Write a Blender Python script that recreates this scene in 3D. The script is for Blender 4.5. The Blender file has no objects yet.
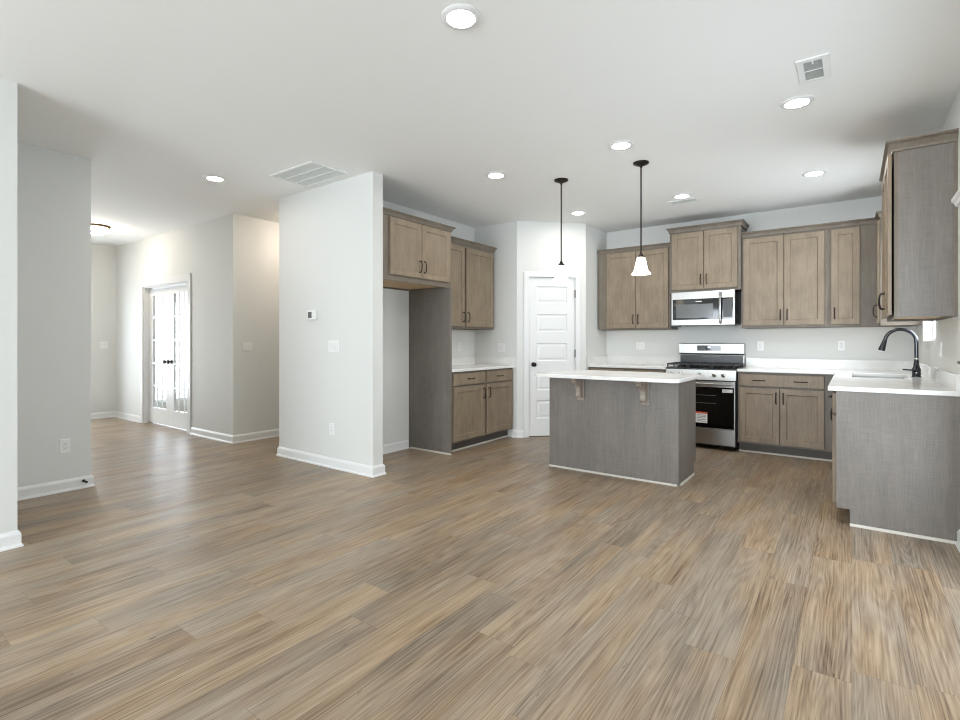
import bpy, bmesh, math, random
from mathutils import Vector, Matrix
S = bpy.context.scene
COL = S.collection
PI = math.pi
H = 2.776          # ceiling height

# ------------------------------------------------------------------ camera, sky, daylight, exposure
cd = bpy.data.cameras.new('camera'); cam = bpy.data.objects.new('camera', cd); COL.objects.link(cam)
cd.sensor_width = 36; cd.lens = 508.4/960*36; cd.shift_y = -18.15/960; cd.clip_start = 0.02
cam.location = (0, 0, 1.226); cam.rotation_euler = (PI/2, 0, math.radians(36.19))
S.camera = cam
S.view_settings.view_transform = 'Standard'; S.view_settings.look = 'None'
S.view_settings.gamma = 1; S.view_settings.use_curve_mapping = False
S.cycles.filter_width = 1.1
S.view_settings.exposure = 0.31
W = bpy.data.worlds.new('sky'); S.world = W; W.use_nodes = True
W.node_tree.nodes['Background'].inputs[0].default_value = (0.78, 0.89, 1.0, 1)
W.node_tree.nodes['Background'].inputs[1].default_value = 3.0

def daylight(name, loc, rot, sx, sy, watts, col=(0.86, 0.93, 1.0)):
    l = bpy.data.lights.new(name, 'AREA'); l.shape = 'RECTANGLE'; l.size = sx; l.size_y = sy
    l.energy = watts; l.color = col
    o = bpy.data.objects.new(name, l); COL.objects.link(o); o.location = loc; o.rotation_euler = rot
    return o
# daylight just outside each window / glazed door, added openings included (area lights shine along local -Z)
daylight('patio_door_daylight', (0.80, 3.0, 1.0), (0, PI/2+0.3, 0), 1.9, 1.75, 9)
daylight('sink_window_daylight', (0.78, 5.74, 1.65), (0, PI/2+0.2, 0), 0.85, 0.85, 20)
daylight('rear_fill_daylight', (-2.9, -5.30, 1.40), (PI/2+0.45, 0, 0), 2.1, 2.0, 160)  # added fill through an unseen rear window, lights the room from behind the camera
daylight('rear_fill_daylight', (-1.0, -5.30, 1.40), (PI/2+0.45, 0, 0), 2.1, 2.0, 160)  # second added rear fill, tilted up to brighten the ceiling
daylight('study_window_daylight', (-10.1, 4.42, 1.2), (0, -PI/2, 0), 2.1, 2.0, 48, (0.80, 0.90, 1.0))
daylight('foyer_fill_daylight', (-10.1, 2.2, 1.15), (0, -PI/2, 0), 1.9, 0.8, 44, (0.88, 0.94, 1.0))  # added fill through the unseen front door, brightens the foyer

# ------------------------------------------------------------------ materials
def newmat(name):
    m = bpy.data.materials.new(name); m.use_nodes = True
    nt = m.node_tree; b = nt.nodes['Principled BSDF']
    return m, nt, b
def nd(nt, typ, **kw):
    n = nt.nodes.new(typ)
    for k, v in kw.items(): setattr(n, k, v)
    return n
def srgb(r, g, b):
    f = lambda c: c/12.92 if c <= 0.04045 else ((c+0.055)/1.055)**2.4
    return (f(r/255), f(g/255), f(b/255), 1)
def plain(name, col, rough=0.5, metal=0.0, spec=0.5, coat=0.0):
    m, nt, b = newmat(name)
    b.inputs['Base Color'].default_value = col; b.inputs['Roughness'].default_value = rough
    b.inputs['Metallic'].default_value = metal; b.inputs['Specular IOR Level'].default_value = spec
    b.inputs['Coat Weight'].default_value = coat
    return m
def noise(nt, vec, scale, detail=3, rough=0.55):
    n = nd(nt, 'ShaderNodeTexNoise'); n.inputs['Scale'].default_value = scale
    n.inputs['Detail'].default_value = detail; n.inputs['Roughness'].default_value = rough
    nt.links.new(vec, n.inputs['Vector']); return n.outputs['Fac']
def mapped(nt, vec, scale):
    n = nd(nt, 'ShaderNodeMapping'); n.inputs['Scale'].default_value = scale
    nt.links.new(vec, n.inputs['Vector']); return n.outputs['Vector']
def math_(nt, op, a, b=None, c=None, clamp=False):
    n = nd(nt, 'ShaderNodeMath', operation=op); n.use_clamp = clamp
    for i, v in enumerate((a, b, c)):
        if v is None: continue
        if isinstance(v, (int, float)): n.inputs[i].default_value = v
        else: nt.links.new(v, n.inputs[i])
    return n.outputs[0]
def ramp(nt, fac, stops):
    n = nd(nt, 'ShaderNodeValToRGB'); nt.links.new(fac, n.inputs['Fac'])
    e = n.color_ramp.elements
    e[0].position, e[0].color = stops[0]; e[1].position, e[1].color = stops[-1]
    for p, c in stops[1:-1]:
        x = e.new(p); x.color = c
    return n.outputs['Color']
def mixc(nt, fac, a, b, blend='MIX'):
    n = nd(nt, 'ShaderNodeMix', data_type='RGBA', blend_type=blend)
    for i, v in ((0, fac), (6, a), (7, b)):
        if isinstance(v, (int, float)): n.inputs[i].default_value = v
        elif isinstance(v, tuple): n.inputs[i].default_value = v
        else: nt.links.new(v, n.inputs[i])
    return n.outputs[2]
def bump(nt, b, h, strength, dist=0.002):
    n = nd(nt, 'ShaderNodeBump'); n.inputs['Strength'].default_value = strength; n.inputs['Distance'].default_value = dist
    nt.links.new(h, n.inputs['Height']); nt.links.new(n.outputs['Normal'], b.inputs['Normal'])

def paint(name, col, rough=0.6):
    m, nt, b = newmat(name)
    co = nd(nt, 'ShaderNodeTexCoord').outputs['Object']
    b.inputs['Base Color'].default_value = col; b.inputs['Roughness'].default_value = rough
    b.inputs['Specular IOR Level'].default_value = 0.3
    bump(nt, b, noise(nt, co, 160, 2), 0.08, 0.001)
    return m
WALL = paint('wall_paint', srgb(221, 222, 219), 0.65)
CEIL = paint('ceiling_paint', srgb(243, 244, 242), 0.8)
TRIM = plain('white_trim', srgb(230, 231, 230), 0.35)
SHOE = plain('pale_shoe_moulding', srgb(200, 194, 184), 0.5)

def wood(name, c0, c1, c2, rough=0.42):
    m, nt, b = newmat(name)
    co = nd(nt, 'ShaderNodeTexCoord').outputs['Object']
    oi = nd(nt, 'ShaderNodeObjectInfo').outputs['Random']
    off = math_(nt, 'MULTIPLY', oi, 40.0)
    va = nd(nt, 'ShaderNodeVectorMath', operation='ADD')
    cx = nd(nt, 'ShaderNodeCombineXYZ'); nt.links.new(off, cx.inputs[0]); nt.links.new(off, cx.inputs[2])
    nt.links.new(co, va.inputs[0]); nt.links.new(cx.outputs[0], va.inputs[1])
    v = va.outputs[0]
    blot = noise(nt, mapped(nt, v, (5, 5, 2.4)), 1.6, 4, 0.6)
    gr = noise(nt, mapped(nt, v, (60, 60, 3)), 1.0, 4, 0.6)
    fine = noise(nt, mapped(nt, v, (260, 260, 14)), 1.0, 2, 0.5)
    s = math_(nt, 'ADD', math_(nt, 'MULTIPLY', blot, 0.55), math_(nt, 'ADD', math_(nt, 'MULTIPLY', gr, 0.3), math_(nt, 'MULTIPLY', fine, 0.15)))
    col = ramp(nt, s, [(0.34, c0), (0.5, c1), (0.66, c2)])
    nt.links.new(col, b.inputs['Base Color'])
    b.inputs['Roughness'].default_value = rough; b.inputs['Specular IOR Level'].default_value = 0.4
    bump(nt, b, gr, 0.05, 0.001)
    return m
WOOD = wood('stained_maple', srgb(121, 107, 89), srgb(136, 121, 102), srgb(150, 135, 115))
FRAMEW = wood('stained_maple_frame', srgb(102, 93, 82), srgb(114, 105, 93), srgb(126, 117, 105))
RAWW = wood('unfinished_underside', srgb(196, 166, 126), srgb(210, 180, 140), srgb(220, 192, 154), 0.6)

def linen(name, c0, c1, c2, rough=0.42):
    m, nt, b = newmat(name)
    co = nd(nt, 'ShaderNodeTexCoord').outputs['Object']
    a = noise(nt, mapped(nt, co, (230, 230, 9)), 1.0, 2, 0.6)
    h = noise(nt, mapped(nt, co, (9, 9, 210)), 1.0, 2, 0.6)
    st = noise(nt, mapped(nt, co, (14, 14, 0.9)), 1.0, 3, 0.6)
    bl = noise(nt, mapped(nt, co, (2.2, 2.2, 1.4)), 1.5, 3, 0.55)
    s = math_(nt, 'ADD', math_(nt, 'ADD', math_(nt, 'MULTIPLY', a, 0.3), math_(nt, 'MULTIPLY', h, 0.22)),
              math_(nt, 'ADD', math_(nt, 'MULTIPLY', st, 0.22), math_(nt, 'MULTIPLY', bl, 0.26)))
    nt.links.new(ramp(nt, s, [(0.34, c0), (0.5, c1), (0.66, c2)]), b.inputs['Base Color'])
    b.inputs['Roughness'].default_value = rough; b.inputs['Specular IOR Level'].default_value = 0.45
    bump(nt, b, a, 0.06, 0.0006)
    return m
CORB = wood('pale_washed_maple', srgb(128, 118, 107), srgb(150, 140, 129), srgb(168, 158, 147))
PANEL = linen('taupe_woven_veneer', srgb(100, 94, 88), srgb(117, 111, 104), srgb(134, 127, 120))

def quartz():
    m, nt, b = newmat('white_quartz')
    co = nd(nt, 'ShaderNodeTexCoord').outputs['Object']
    n = noise(nt, co, 3.2, 5, 0.6)
    nt.links.new(ramp(nt, n, [(0.35, srgb(228, 227, 224)), (0.65, srgb(236, 236, 233))]), b.inputs['Base Color'])
    b.inputs['Roughness'].default_value = 0.16
    return m
QUARTZ = quartz()
def steel_mat():
    m, nt, b = newmat('brushed_steel')
    co = nd(nt, 'ShaderNodeTexCoord').outputs['Object']
    n = noise(nt, mapped(nt, co, (3, 3, 300)), 1.0, 2)
    b.inputs['Base Color'].default_value = srgb(168, 167, 164); b.inputs['Metallic'].default_value = 1
    nt.links.new(math_(nt, 'MULTIPLY_ADD', n, 0.10, 0.27), b.inputs['Roughness'])
    return m
STEEL = steel_mat()
CHROME = plain('polished_steel', srgb(215, 215, 213), 0.12, 1.0)
BLKGLASS = plain('black_glass', srgb(10, 10, 11), 0.05)
WINGREY = plain('smoked_window_mesh', srgb(88, 90, 91), 0.12)
BLACK = plain('black_enamel', srgb(20, 20, 21), 0.3)
IRON = plain('cast_iron', srgb(26, 26, 27), 0.5)
BRONZE = plain('oil_rubbed_bronze', srgb(46, 40, 36), 0.38, 0.7)
GUN = plain('black_stainless', srgb(74, 76, 80), 0.16, 1.0)
PLASTIC = plain('white_plastic', srgb(238, 238, 236), 0.3)
GREYP = plain('grey_screen', srgb(92, 96, 94), 0.3)
VENTW = plain('white_vent_metal', srgb(236, 238, 236), 0.45)
VENTD = plain('grey_vent_slats', srgb(222, 226, 224), 0.5)
VENTK = plain('grey_duct', srgb(176, 180, 178), 0.8)
PAPER = plain('white_sticker', srgb(228, 228, 228), 0.6)
REDP = plain('red_sticker_band', srgb(214, 84, 62), 0.6)
KEYP = plain('dim_key_print', srgb(64, 66, 68), 0.5)
INK = plain('grey_print', srgb(110, 112, 114), 0.6)
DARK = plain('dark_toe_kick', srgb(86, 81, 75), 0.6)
GAP = plain('shadow_gap_black', srgb(18, 17, 16), 0.8)

def glass():
    m, nt, b = newmat('window_glass')
    tr = nd(nt, 'ShaderNodeBsdfTransparent'); gl = nd(nt, 'ShaderNodeBsdfGlossy'); gl.inputs['Roughness'].default_value = 0.02
    fr = nd(nt, 'ShaderNodeFresnel'); fr.inputs['IOR'].default_value = 1.45
    ge = nd(nt, 'ShaderNodeNewGeometry')
    mx = nd(nt, 'ShaderNodeMixShader'); nt.links.new(math_(nt, 'MULTIPLY', fr.outputs[0], math_(nt, 'SUBTRACT', 1.0, ge.outputs['Backfacing'])), mx.inputs[0])
    nt.links.new(tr.outputs[0], mx.inputs[1]); nt.links.new(gl.outputs[0], mx.inputs[2])
    nt.links.new(mx.outputs[0], nt.nodes['Material Output'].inputs['Surface'])
    return m
GLASS = glass()
def emit(name, col, strength, base=None):
    m, nt, b = newmat(name)
    b.inputs['Base Color'].default_value = base or col
    b.inputs['Emission Color'].default_value = col; b.inputs['Emission Strength'].default_value = strength
    return m
LED = emit('lit_led_lens', (1.0, 0.955, 0.89, 1), 118)
SHADE = emit('lit_frosted_shade', (1.0, 0.90, 0.76, 1), 3.2, (0.9, 0.9, 0.88, 1))
BULB = emit('lit_bulb', (1.0, 0.86, 0.68, 1), 8)
BOWL = emit('lit_alabaster_bowl', (1.0, 0.86, 0.72, 1), 48, (0.9, 0.88, 0.84, 1))
CLOCK = emit('lit_display_digits', (0.85, 0.95, 1.0, 1), 1.6)

def floor_mat():
    m, nt, b = newmat('oak_vinyl_planks')
    M = lambda op, *a, **k: math_(nt, op, *a, **k)
    co = nd(nt, 'ShaderNodeTexCoord').outputs['Object']
    sp = nd(nt, 'ShaderNodeSeparateXYZ'); nt.links.new(co, sp.inputs[0])
    X, Y = sp.outputs[0], sp.outputs[1]
    PW, PL = 0.182, 1.22
    xr = M('DIVIDE', X, PW); row = M('FLOOR', xr); fx = M('FRACT', xr)
    w1 = nd(nt, 'ShaderNodeTexWhiteNoise', noise_dimensions='1D'); nt.links.new(row, w1.inputs['W'])
    yr = M('ADD', M('DIVIDE', Y, PL), M('MULTIPLY', w1.outputs['Value'], 7.0))
    cl = M('FLOOR', yr); fy = M('FRACT', yr)
    cv = nd(nt, 'ShaderNodeCombineXYZ'); nt.links.new(row, cv.inputs[0]); nt.links.new(cl, cv.inputs[1])
    w2 = nd(nt, 'ShaderNodeTexWhiteNoise', noise_dimensions='3D'); nt.links.new(cv.outputs[0], w2.inputs['Vector'])
    r1 = w2.outputs['Value']
    sc = nd(nt, 'ShaderNodeSeparateColor'); nt.links.new(w2.outputs['Color'], sc.inputs[0]); r2 = sc.outputs[1]; r3 = sc.outputs[2]
    ox = M('MULTIPLY_ADD', r1, 37.0, X); oy = M('MULTIPLY_ADD', r2, 23.0, Y)     # each plank its own patch of wood
    def vec(x, y):
        c = nd(nt, 'ShaderNodeCombineXYZ'); nt.links.new(x, c.inputs[0]); nt.links.new(y, c.inputs[1]); return c.outputs[0]
    v = vec(ox, oy)
    # slow drift of the grain, stronger around knots
    warp = noise(nt, mapped(nt, v, (5.5, 1.1, 1)), 1.0, 2, 0.5)
    wx = M('MULTIPLY_ADD', M('SUBTRACT', warp, 0.5), 0.042, ox)
    v2 = vec(wx, oy)
    # cathedral figure: bands of a warped field
    fig = noise(nt, mapped(nt, v2, (9.0, 0.55, 1)), 1.0, 1, 0.4)
    rings = M('SINE', M('MULTIPLY', fig, 130.0))
    g1 = noise(nt, mapped(nt, v2, (115, 1.35, 1)), 1.0, 5, 0.70)
    g2 = noise(nt, mapped(nt, v2, (250, 4.5, 1)), 1.0, 3, 0.65)
    blot = noise(nt, mapped(nt, v, (9, 1.4, 1)), 1.0, 3, 0.55)
    s = M('ADD', M('ADD', M('MULTIPLY', g1, 0.53), M('MULTIPLY', g2, 0.21)), M('ADD', M('MULTIPLY', blot, 0.26), M('MULTIPLY', rings, 0.022)))
    tone = M('MULTIPLY_ADD', M('SUBTRACT', r1, 0.5), 0.055, s)
    base = ramp(nt, tone, [(0.34, srgb(84, 65, 47)), (0.43, srgb(134, 109, 83)), (0.51, srgb(159, 135, 107)), (0.61, srgb(180, 158, 131))])
    grey = ramp(nt, tone, [(0.34, srgb(80, 68, 57)), (0.43, srgb(121, 108, 93)), (0.51, srgb(145, 132, 116)), (0.61, srgb(166, 153, 137))])
    big = noise(nt, mapped(nt, v, (4.0, 0.9, 1)), 1.0, 2, 0.5)
    gm = M('ADD', M('MULTIPLY_ADD', M('SUBTRACT', r2, 0.5), 0.55, 0.58), M('MULTIPLY', M('SUBTRACT', big, 0.5), 3.0), clamp=True)
    col = mixc(nt, gm, base, grey)
    # long brown streaks in the grain, and small dark knots with cracks
    st = noise(nt, mapped(nt, v2, (30, 1.3, 1)), 1.0, 4, 0.6)
    k0 = M('MULTIPLY', M('MULTIPLY', M('SUBTRACT', st, 0.575), 7.0, clamp=True), 0.62)
    col = mixc(nt, k0, col, srgb(92, 73, 56))
    kn = noise(nt, mapped(nt, v2, (22, 7.0, 1)), 1.0, 3, 0.6)
    k1 = M('MULTIPLY', M('MULTIPLY', M('SUBTRACT', kn, 0.695), 14.0, clamp=True), 0.85)
    col = mixc(nt, k1, col, srgb(52, 40, 31))
    ex = M('MINIMUM', fx, M('SUBTRACT', 1.0, fx)); ey = M('MINIMUM', fy, M('SUBTRACT', 1.0, fy))
    seam = M('MAXIMUM', M('LESS_THAN', ex, 0.0008/PW), M('LESS_THAN', ey, 0.0009/PL))
    col = mixc(nt, M('MULTIPLY', seam, 0.42), col, srgb(58, 47, 38))
    nt.links.new(col, b.inputs['Base Color'])
    nt.links.new(M('MULTIPLY_ADD', g2, 0.12, 0.30), b.inputs['Roughness'])
    b.inputs['Specular IOR Level'].default_value = 0.42
    bump(nt, b, M('SUBTRACT', g2, seam), 0.05, 0.001)
    return m
FLOOR = floor_mat()

# ------------------------------------------------------------------ mesh helpers
class MB:
    def __init__(s): s.bm = bmesh.new()
    def quad(s, pts):
        return s.bm.faces.new([s.bm.verts.new(p) for p in pts])
    def hexa(s, p):   # 8 points: bottom loop 0-3 (ccw from above), top loop 4-7
        v = [s.bm.verts.new(q) for q in p]
        for f in ((3, 2, 1, 0), (4, 5, 6, 7), (0, 1, 5, 4), (1, 2, 6, 5), (2, 3, 7, 6), (3, 0, 4, 7)):
            s.bm.faces.new([v[i] for i in f])
        return s
    def box(s, x0, y0, z0, x1, y1, z1):
        x0, x1 = min(x0, x1), max(x0, x1); y0, y1 = min(y0, y1), max(y0, y1); z0, z1 = min(z0, z1), max(z0, z1)
        return s.hexa([(x0, y0, z0), (x1, y0, z0), (x1, y1, z0), (x0, y1, z0), (x0, y0, z1), (x1, y0, z1), (x1, y1, z1), (x0, y1, z1)])
    def loops(s, rings, closed=True, cap0=True, cap1=True):
        vs = [[s.bm.verts.new(p) for p in r] for r in rings]
        n = len(vs[0])
        for a, b in zip(vs, vs[1:]):
            for i in range(n if closed else n-1):
                j = (i+1) % n
                s.bm.faces.new((a[i], a[j], b[j], b[i]))
        if cap0: s.bm.faces.new(vs[0][::-1])
        if cap1: s.bm.faces.new(vs[-1])
        return s
    def lathe(s, prof, c=(0, 0, 0), axis='z', n=28, cap0=True, cap1=True):
        rings = []
        for r, h in prof:
            ring = []
            for k in range(n):
                a = 2*PI*k/n; u, w = r*math.cos(a), r*math.sin(a)
                p = {'z': (u, w, h), 'y': (u, h, -w), 'x': (h, u, w)}[axis]
                ring.append((c[0]+p[0], c[1]+p[1], c[2]+p[2]))
            rings.append(ring)
        return s.loops(rings, True, cap0, cap1)
    def tube(s, pts, r, n=10, caps=True):
        pts = [Vector(p) for p in pts]; rad = r if isinstance(r, (list, tuple)) else [r]*len(pts)
        rings = []; t0 = None
        for i, p in enumerate(pts):
            t = (pts[min(i+1, len(pts)-1)] - pts[max(i-1, 0)]).normalized()
            if t0 is None:
                u = t.orthogonal().normalized()
            else:
                u = (u - t*u.dot(t)).normalized()
            t0 = t; w = t.cross(u)
            rings.append([tuple(p + (u*math.cos(2*PI*k/n) + w*math.sin(2*PI*k/n))*rad[i]) for k in range(n)])
        return s.loops(rings, True, caps, caps)
    def prism(s, poly, axis, a0, a1):
        def P(u, v, a): return {'x': (a, u, v), 'y': (u, a, v), 'z': (u, v, a)}[axis]
        return s.loops([[P(u, v, a0) for u, v in poly], [P(u, v, a1) for u, v in poly]])
    def cells(s, A, B, filled, c0, c1, axes='xyz'):
        """solid slab over the filled cells of a grid; axes say which world axes a, b and c run along"""
        verts = {}
        def V(i, j, k):
            if (i, j, k) not in verts:
                d = dict(zip(axes, (A[i], B[j], (c0, c1)[k])))
                verts[(i, j, k)] = s.bm.verts.new((d['x'], d['y'], d['z']))
            return verts[(i, j, k)]
        na, nb = len(A)-1, len(B)-1
        on = lambda i, j: 0 <= i < na and 0 <= j < nb and filled((A[i]+A[i+1])/2, (B[j]+B[j+1])/2)
        for i in range(na):
            for j in range(nb):
                if not on(i, j): continue
                s.bm.faces.new((V(i, j, 1), V(i+1, j, 1), V(i+1, j+1, 1), V(i, j+1, 1)))
                s.bm.faces.new((V(i, j, 0), V(i, j+1, 0), V(i+1, j+1, 0), V(i+1, j, 0)))
                for di, dj, p, q in ((-1, 0, (i, j+1), (i, j)), (1, 0, (i+1, j), (i+1, j+1)), (0, -1, (i, j), (i+1, j)), (0, 1, (i+1, j+1), (i, j+1))):
                    if not on(i+di, j+dj):
                        s.bm.faces.new((V(*p, 0), V(*q, 0), V(*q, 1), V(*p, 1)))
        return s
    def build(s, name, mat, parent=None, smooth=False, bevel=0.0, seg=2):
        bmesh.ops.recalc_face_normals(s.bm, faces=s.bm.faces[:])
        me = bpy.data.meshes.new(name); s.bm.to_mesh(me); s.bm.free()
        me.materials.append(mat)
        o = bpy.data.objects.new(name, me); COL.objects.link(o)
        if parent: o.parent = parent
        if smooth:
            for p in me.polygons: p.use_smooth = True
            if hasattr(me, 'set_sharp_from_angle'): me.set_sharp_from_angle(angle=math.radians(40))
        if bevel:
            md = o.modifiers.new('bevel', 'BEVEL'); md.width = bevel; md.segments = seg; md.limit_method = 'ANGLE'
        return o
def thing(name, label, cat, loc=(0, 0, 0), rot=0.0, group=None):
    o = bpy.data.objects.new(name, None); COL.objects.link(o); o.empty_display_size = 0.1
    o.location = loc; o.rotation_euler = (0, 0, rot); o['label'] = label; o['category'] = cat
    if group: o['group'] = group
    return o
def tag(o, label, cat, group=None):
    o['label'] = label; o['category'] = cat
    if group: o['group'] = group
    return o
def struct(o): o['kind'] = 'structure'; return o
def sroot(name, loc=(0, 0, 0), rot=0.0):
    o = bpy.data.objects.new(name, None); COL.objects.link(o); o.location = loc; o.rotation_euler = (0, 0, rot)
    o['kind'] = 'structure'; return o
def copy_thing(root, loc, label, rot=None):
    r = root.copy(); COL.objects.link(r); r.location = loc; r['label'] = label
    if rot is not None: r.rotation_euler = (0, 0, rot)
    for ch in list(root.children):
        c = ch.copy(); COL.objects.link(c); c.parent = r
        for g in ch.children:
            d = g.copy(); COL.objects.link(d); d.parent = c
    return r

# ------------------------------------------------------------------ room shell
struct(MB().box(-10.0, -5.2, -0.08, 0.70, 7.05, 0.0).build('floor', FLOOR))
struct(MB().box(-10.0, -5.2, H, 0.70, 7.05, H+0.1).build('ceiling', CEIL))
def wall(name, x0, y0, x1, y1, holes=(), along='x', z0=0.0, z1=H):
    """holes: (a0, a1, z0, z1) along the wall's long axis"""
    m = MB()
    a0, a1 = (x0, x1) if along == 'x' else (y0, y1)
    A = sorted({a0, a1, *[h[0] for h in holes], *[h[1] for h in holes]})
    B = sorted({z0, z1, *[h[2] for h in holes], *[h[3] for h in holes]})
    f = lambda a, z: not any(h[0] < a < h[1] and h[2] < z < h[3] for h in holes)
    if along == 'x': m.cells(A, B, f, y0, y1, 'xzy')
    else: m.cells(A, B, f, x0, x1, 'yzx')
    return struct(m.build(name, WALL))
XR, YB, XL = 0.528, 6.88, -4.14
wall('wall_right', XR, -5.10, XR+0.14, 7.02, [(2.05, 3.95, 0.0, 1.93), (5.30, 6.18, 1.235, 2.10)], 'y')
wall('wall_back', -4.26, YB, XR, YB+0.14)
wall('wall_left', -4.26, 3.269, XL, YB, (), 'y')
wall('wall_divider', -4.988, 3.149, -3.507, 3.269)
wall('wall_pantry_side', XL, 5.535, -3.464, 5.655)
wall('wall_pantry_return', -2.93, 6.183, -2.81, YB, (), 'y')
pw = MB(); L45 = 0.9205
pw.cells([0, 0.150, 0.786, L45], [0, 2.07, H], lambda a, z: not (0.150 < a < 0.786 and z < 2.07), 0, 0.12, 'xzy')
o = struct(pw.build('wall_pantry_angled', WALL)); o.location = (-3.464, 5.535, 0); o.rotation_euler = (0, 0, PI/4)
wall('wall_french_door', -9.704, 3.191, -6.023, 3.311, [(-8.62, -7.18, 0.0, 2.05)])
wall('wall_hallway_left', -6.143, 3.311, -6.023, 7.02, (), 'y')
wall('wall_hallway_end', -6.023, 6.10, -4.26, 6.22)
wall('wall_front', -9.824, 1.414, -9.704, 7.02, [(1.74, 2.66, 0.0, 2.06), (3.42, 5.42, 0.18, 2.2)], 'y')
wall('wall_study_back', -9.704, 6.2, -6.143, 6.32)
wall('wall_hall', -9.704, 1.414, -5.212, 1.534)
wall('wall_hall_side', -5.332, 0.822, -5.212, 1.414, (), 'y')
wall('wall_front_left', -5.332, -4.98, -4.036, 0.822, (), 'y')
wall('wall_rear', -5.332, -5.10, XR, -4.98, [(-3.95, -1.85, 0.35, 2.35), (-1.75, 0.05, 0.35, 2.35)])

# baseboards: profile swept along wall faces (room on the right of travel)
BP = [(0, 0), (0.024, 0), (0.023, 0.010), (0.016, 0.019), (0.015, 0.022), (0.015, 0.075), (0.011, 0.086), (0.006, 0.095), (0, 0.098)]
def baseboard(name, pts):
    n = len(pts); m = MB(); rings = []
    ns = []
    for a, b in zip(pts, pts[1:]):
        d = Vector((b[0]-a[0], b[1]-a[1])).normalized(); ns.append(Vector((d.y, -d.x)))
    for i, p in enumerate(pts):
        if i == 0: mv = ns[0]
        elif i == n-1: mv = ns[-1]
        else:
            mv = (ns[i-1]+ns[i]); mv = mv / (mv.length_squared/2) if mv.length > 1e-6 else ns[i]
        rings.append([(p[0]+mv.x*o_, p[1]+mv.y*o_, z) for o_, z in BP])
    return struct(m.loops(rings).build(name, TRIM))
s45 = lambda s: (-3.464 + s*0.70711, 5.535 + s*0.70711)
baseboard('baseboard_divider', [(-4.988, 3.269), (-4.988, 3.149), (-3.507, 3.149), (-3.507, 3.269), (XL, 3.269), (XL, 4.245)])
baseboard('baseboard_foyer', [(-9.704, 2.74), (-9.704, 3.191), (-8.715, 3.191)])
baseboard('baseboard_french_door', [(-7.085, 3.191), (-6.023, 3.191), (-6.023, 6.07)])
baseboard('baseboard_hall', [(-5.212, 0.85), (-5.212, 1.534), (-9.67, 1.534)])
baseboard('baseboard_front_left', [(-4.036, -4.95), (-4.036, 0.822), (-5.18, 0.822)])
baseboard('baseboard_pantry_left', [(-3.525, 5.535), s45(0), s45(0.086)])
baseboard('baseboard_pantry_right', [s45(0.85), s45(L45), (-2.81, 6.255)])
baseboard('baseboard_right', [(XR, 4.186), (XR, 4.035)])
baseboard('baseboard_rear_right', [(XR, 1.965), (XR, -4.95)])

# ------------------------------------------------------------------ doors and windows (structure)
def casing(m, a0, a1, zt, w, y0, y1):
    """two jamb casings and a head, front towards -y, one outline"""
    m.cells([a0-w, a0, a1, a1+w], [0.0, zt, zt+w], lambda a, z: not (a0 < a < a1 and z < zt), y0, y1, 'xzy')

# pantry door, on the angled wall (local x along the wall, front is -y)
d1 = sroot('door_1', (-3.464, 5.535, 0), PI/4)
m = MB(); casing(m, 0.157, 0.779, 2.062, 0.066, -0.017, 0.0); m.build('casing', TRIM, d1, bevel=0.004)
m = MB(); m.cells([0.1501, 0.157, 0.779, 0.7859], [0, 2.062, 2.0699], lambda a, z: not (0.157 < a < 0.779 and z < 2.062), 0.0, 0.115, 'xzy'); m.build('jamb', TRIM, d1)
def panel_door(m, x0, x1, z0, z1, y0, th, panels):
    """slab whose raised panels sit inside a sloped sunk border"""
    A = sorted({x0, x1, *[p[0] for p in panels], *[p[1] for p in panels]})
    B = sorted({z0, z1, *[p[2] for p in panels], *[p[3] for p in panels]})
    f = lambda a, z: not any(p[0] < a < p[1] and p[2] < z < p[3] for p in panels)
    m.cells(A, B, f, y0, y0+th, 'xzy')
    for a0, a1, b0, b1 in panels:
        R = lambda i, y: [(a0+i, y, b0+i), (a1-i, y, b0+i), (a1-i, y, b1-i), (a0+i, y, b1-i)]
        m.loops([R(0, y0), R(0.012, y0+0.012), R(0.024, y0+0.012), R(0.042, y0+0.004)], True, False, True)
        m.quad(R(0, y0+th))
m = MB()
panel_door(m, 0.160, 0.776, 0.012, 2.058, 0.012, 0.035,
           [(0.262, 0.674, a, b) for a, b in ((1.727, 1.946), (1.353, 1.585), (0.975, 1.211), (0.600, 0.837), (0.235, 0.470))])
slab = m.build('slab', TRIM, d1)
m = MB(); m.lathe([(0.030, 0.0), (0.030, -0.006), (0.012, -0.010), (0.010, -0.032), (0.022, -0.040), (0.028, -0.052), (0.024, -0.064), (0.008, -0.070)], (0.222, 0.0119, 0.934), 'y', 24)
m.build('door_knob', BRONZE, d1, True)
for z in (1.85, 1.075, 0.24):
    m = MB(); m.lathe([(0.010, -0.05), (0.010, 0.05)], (0.7785, -0.004, z), 'z', 12); m.box(0.776, 0.004, z-0.045, 0.7795, 0.012, z+0.045)
    m.build('hinge', BRONZE, d1)
MB().box(0.156, 0.01, 0.0, 0.778, 0.09, 0.010).build('threshold', DARK, d1)

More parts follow.
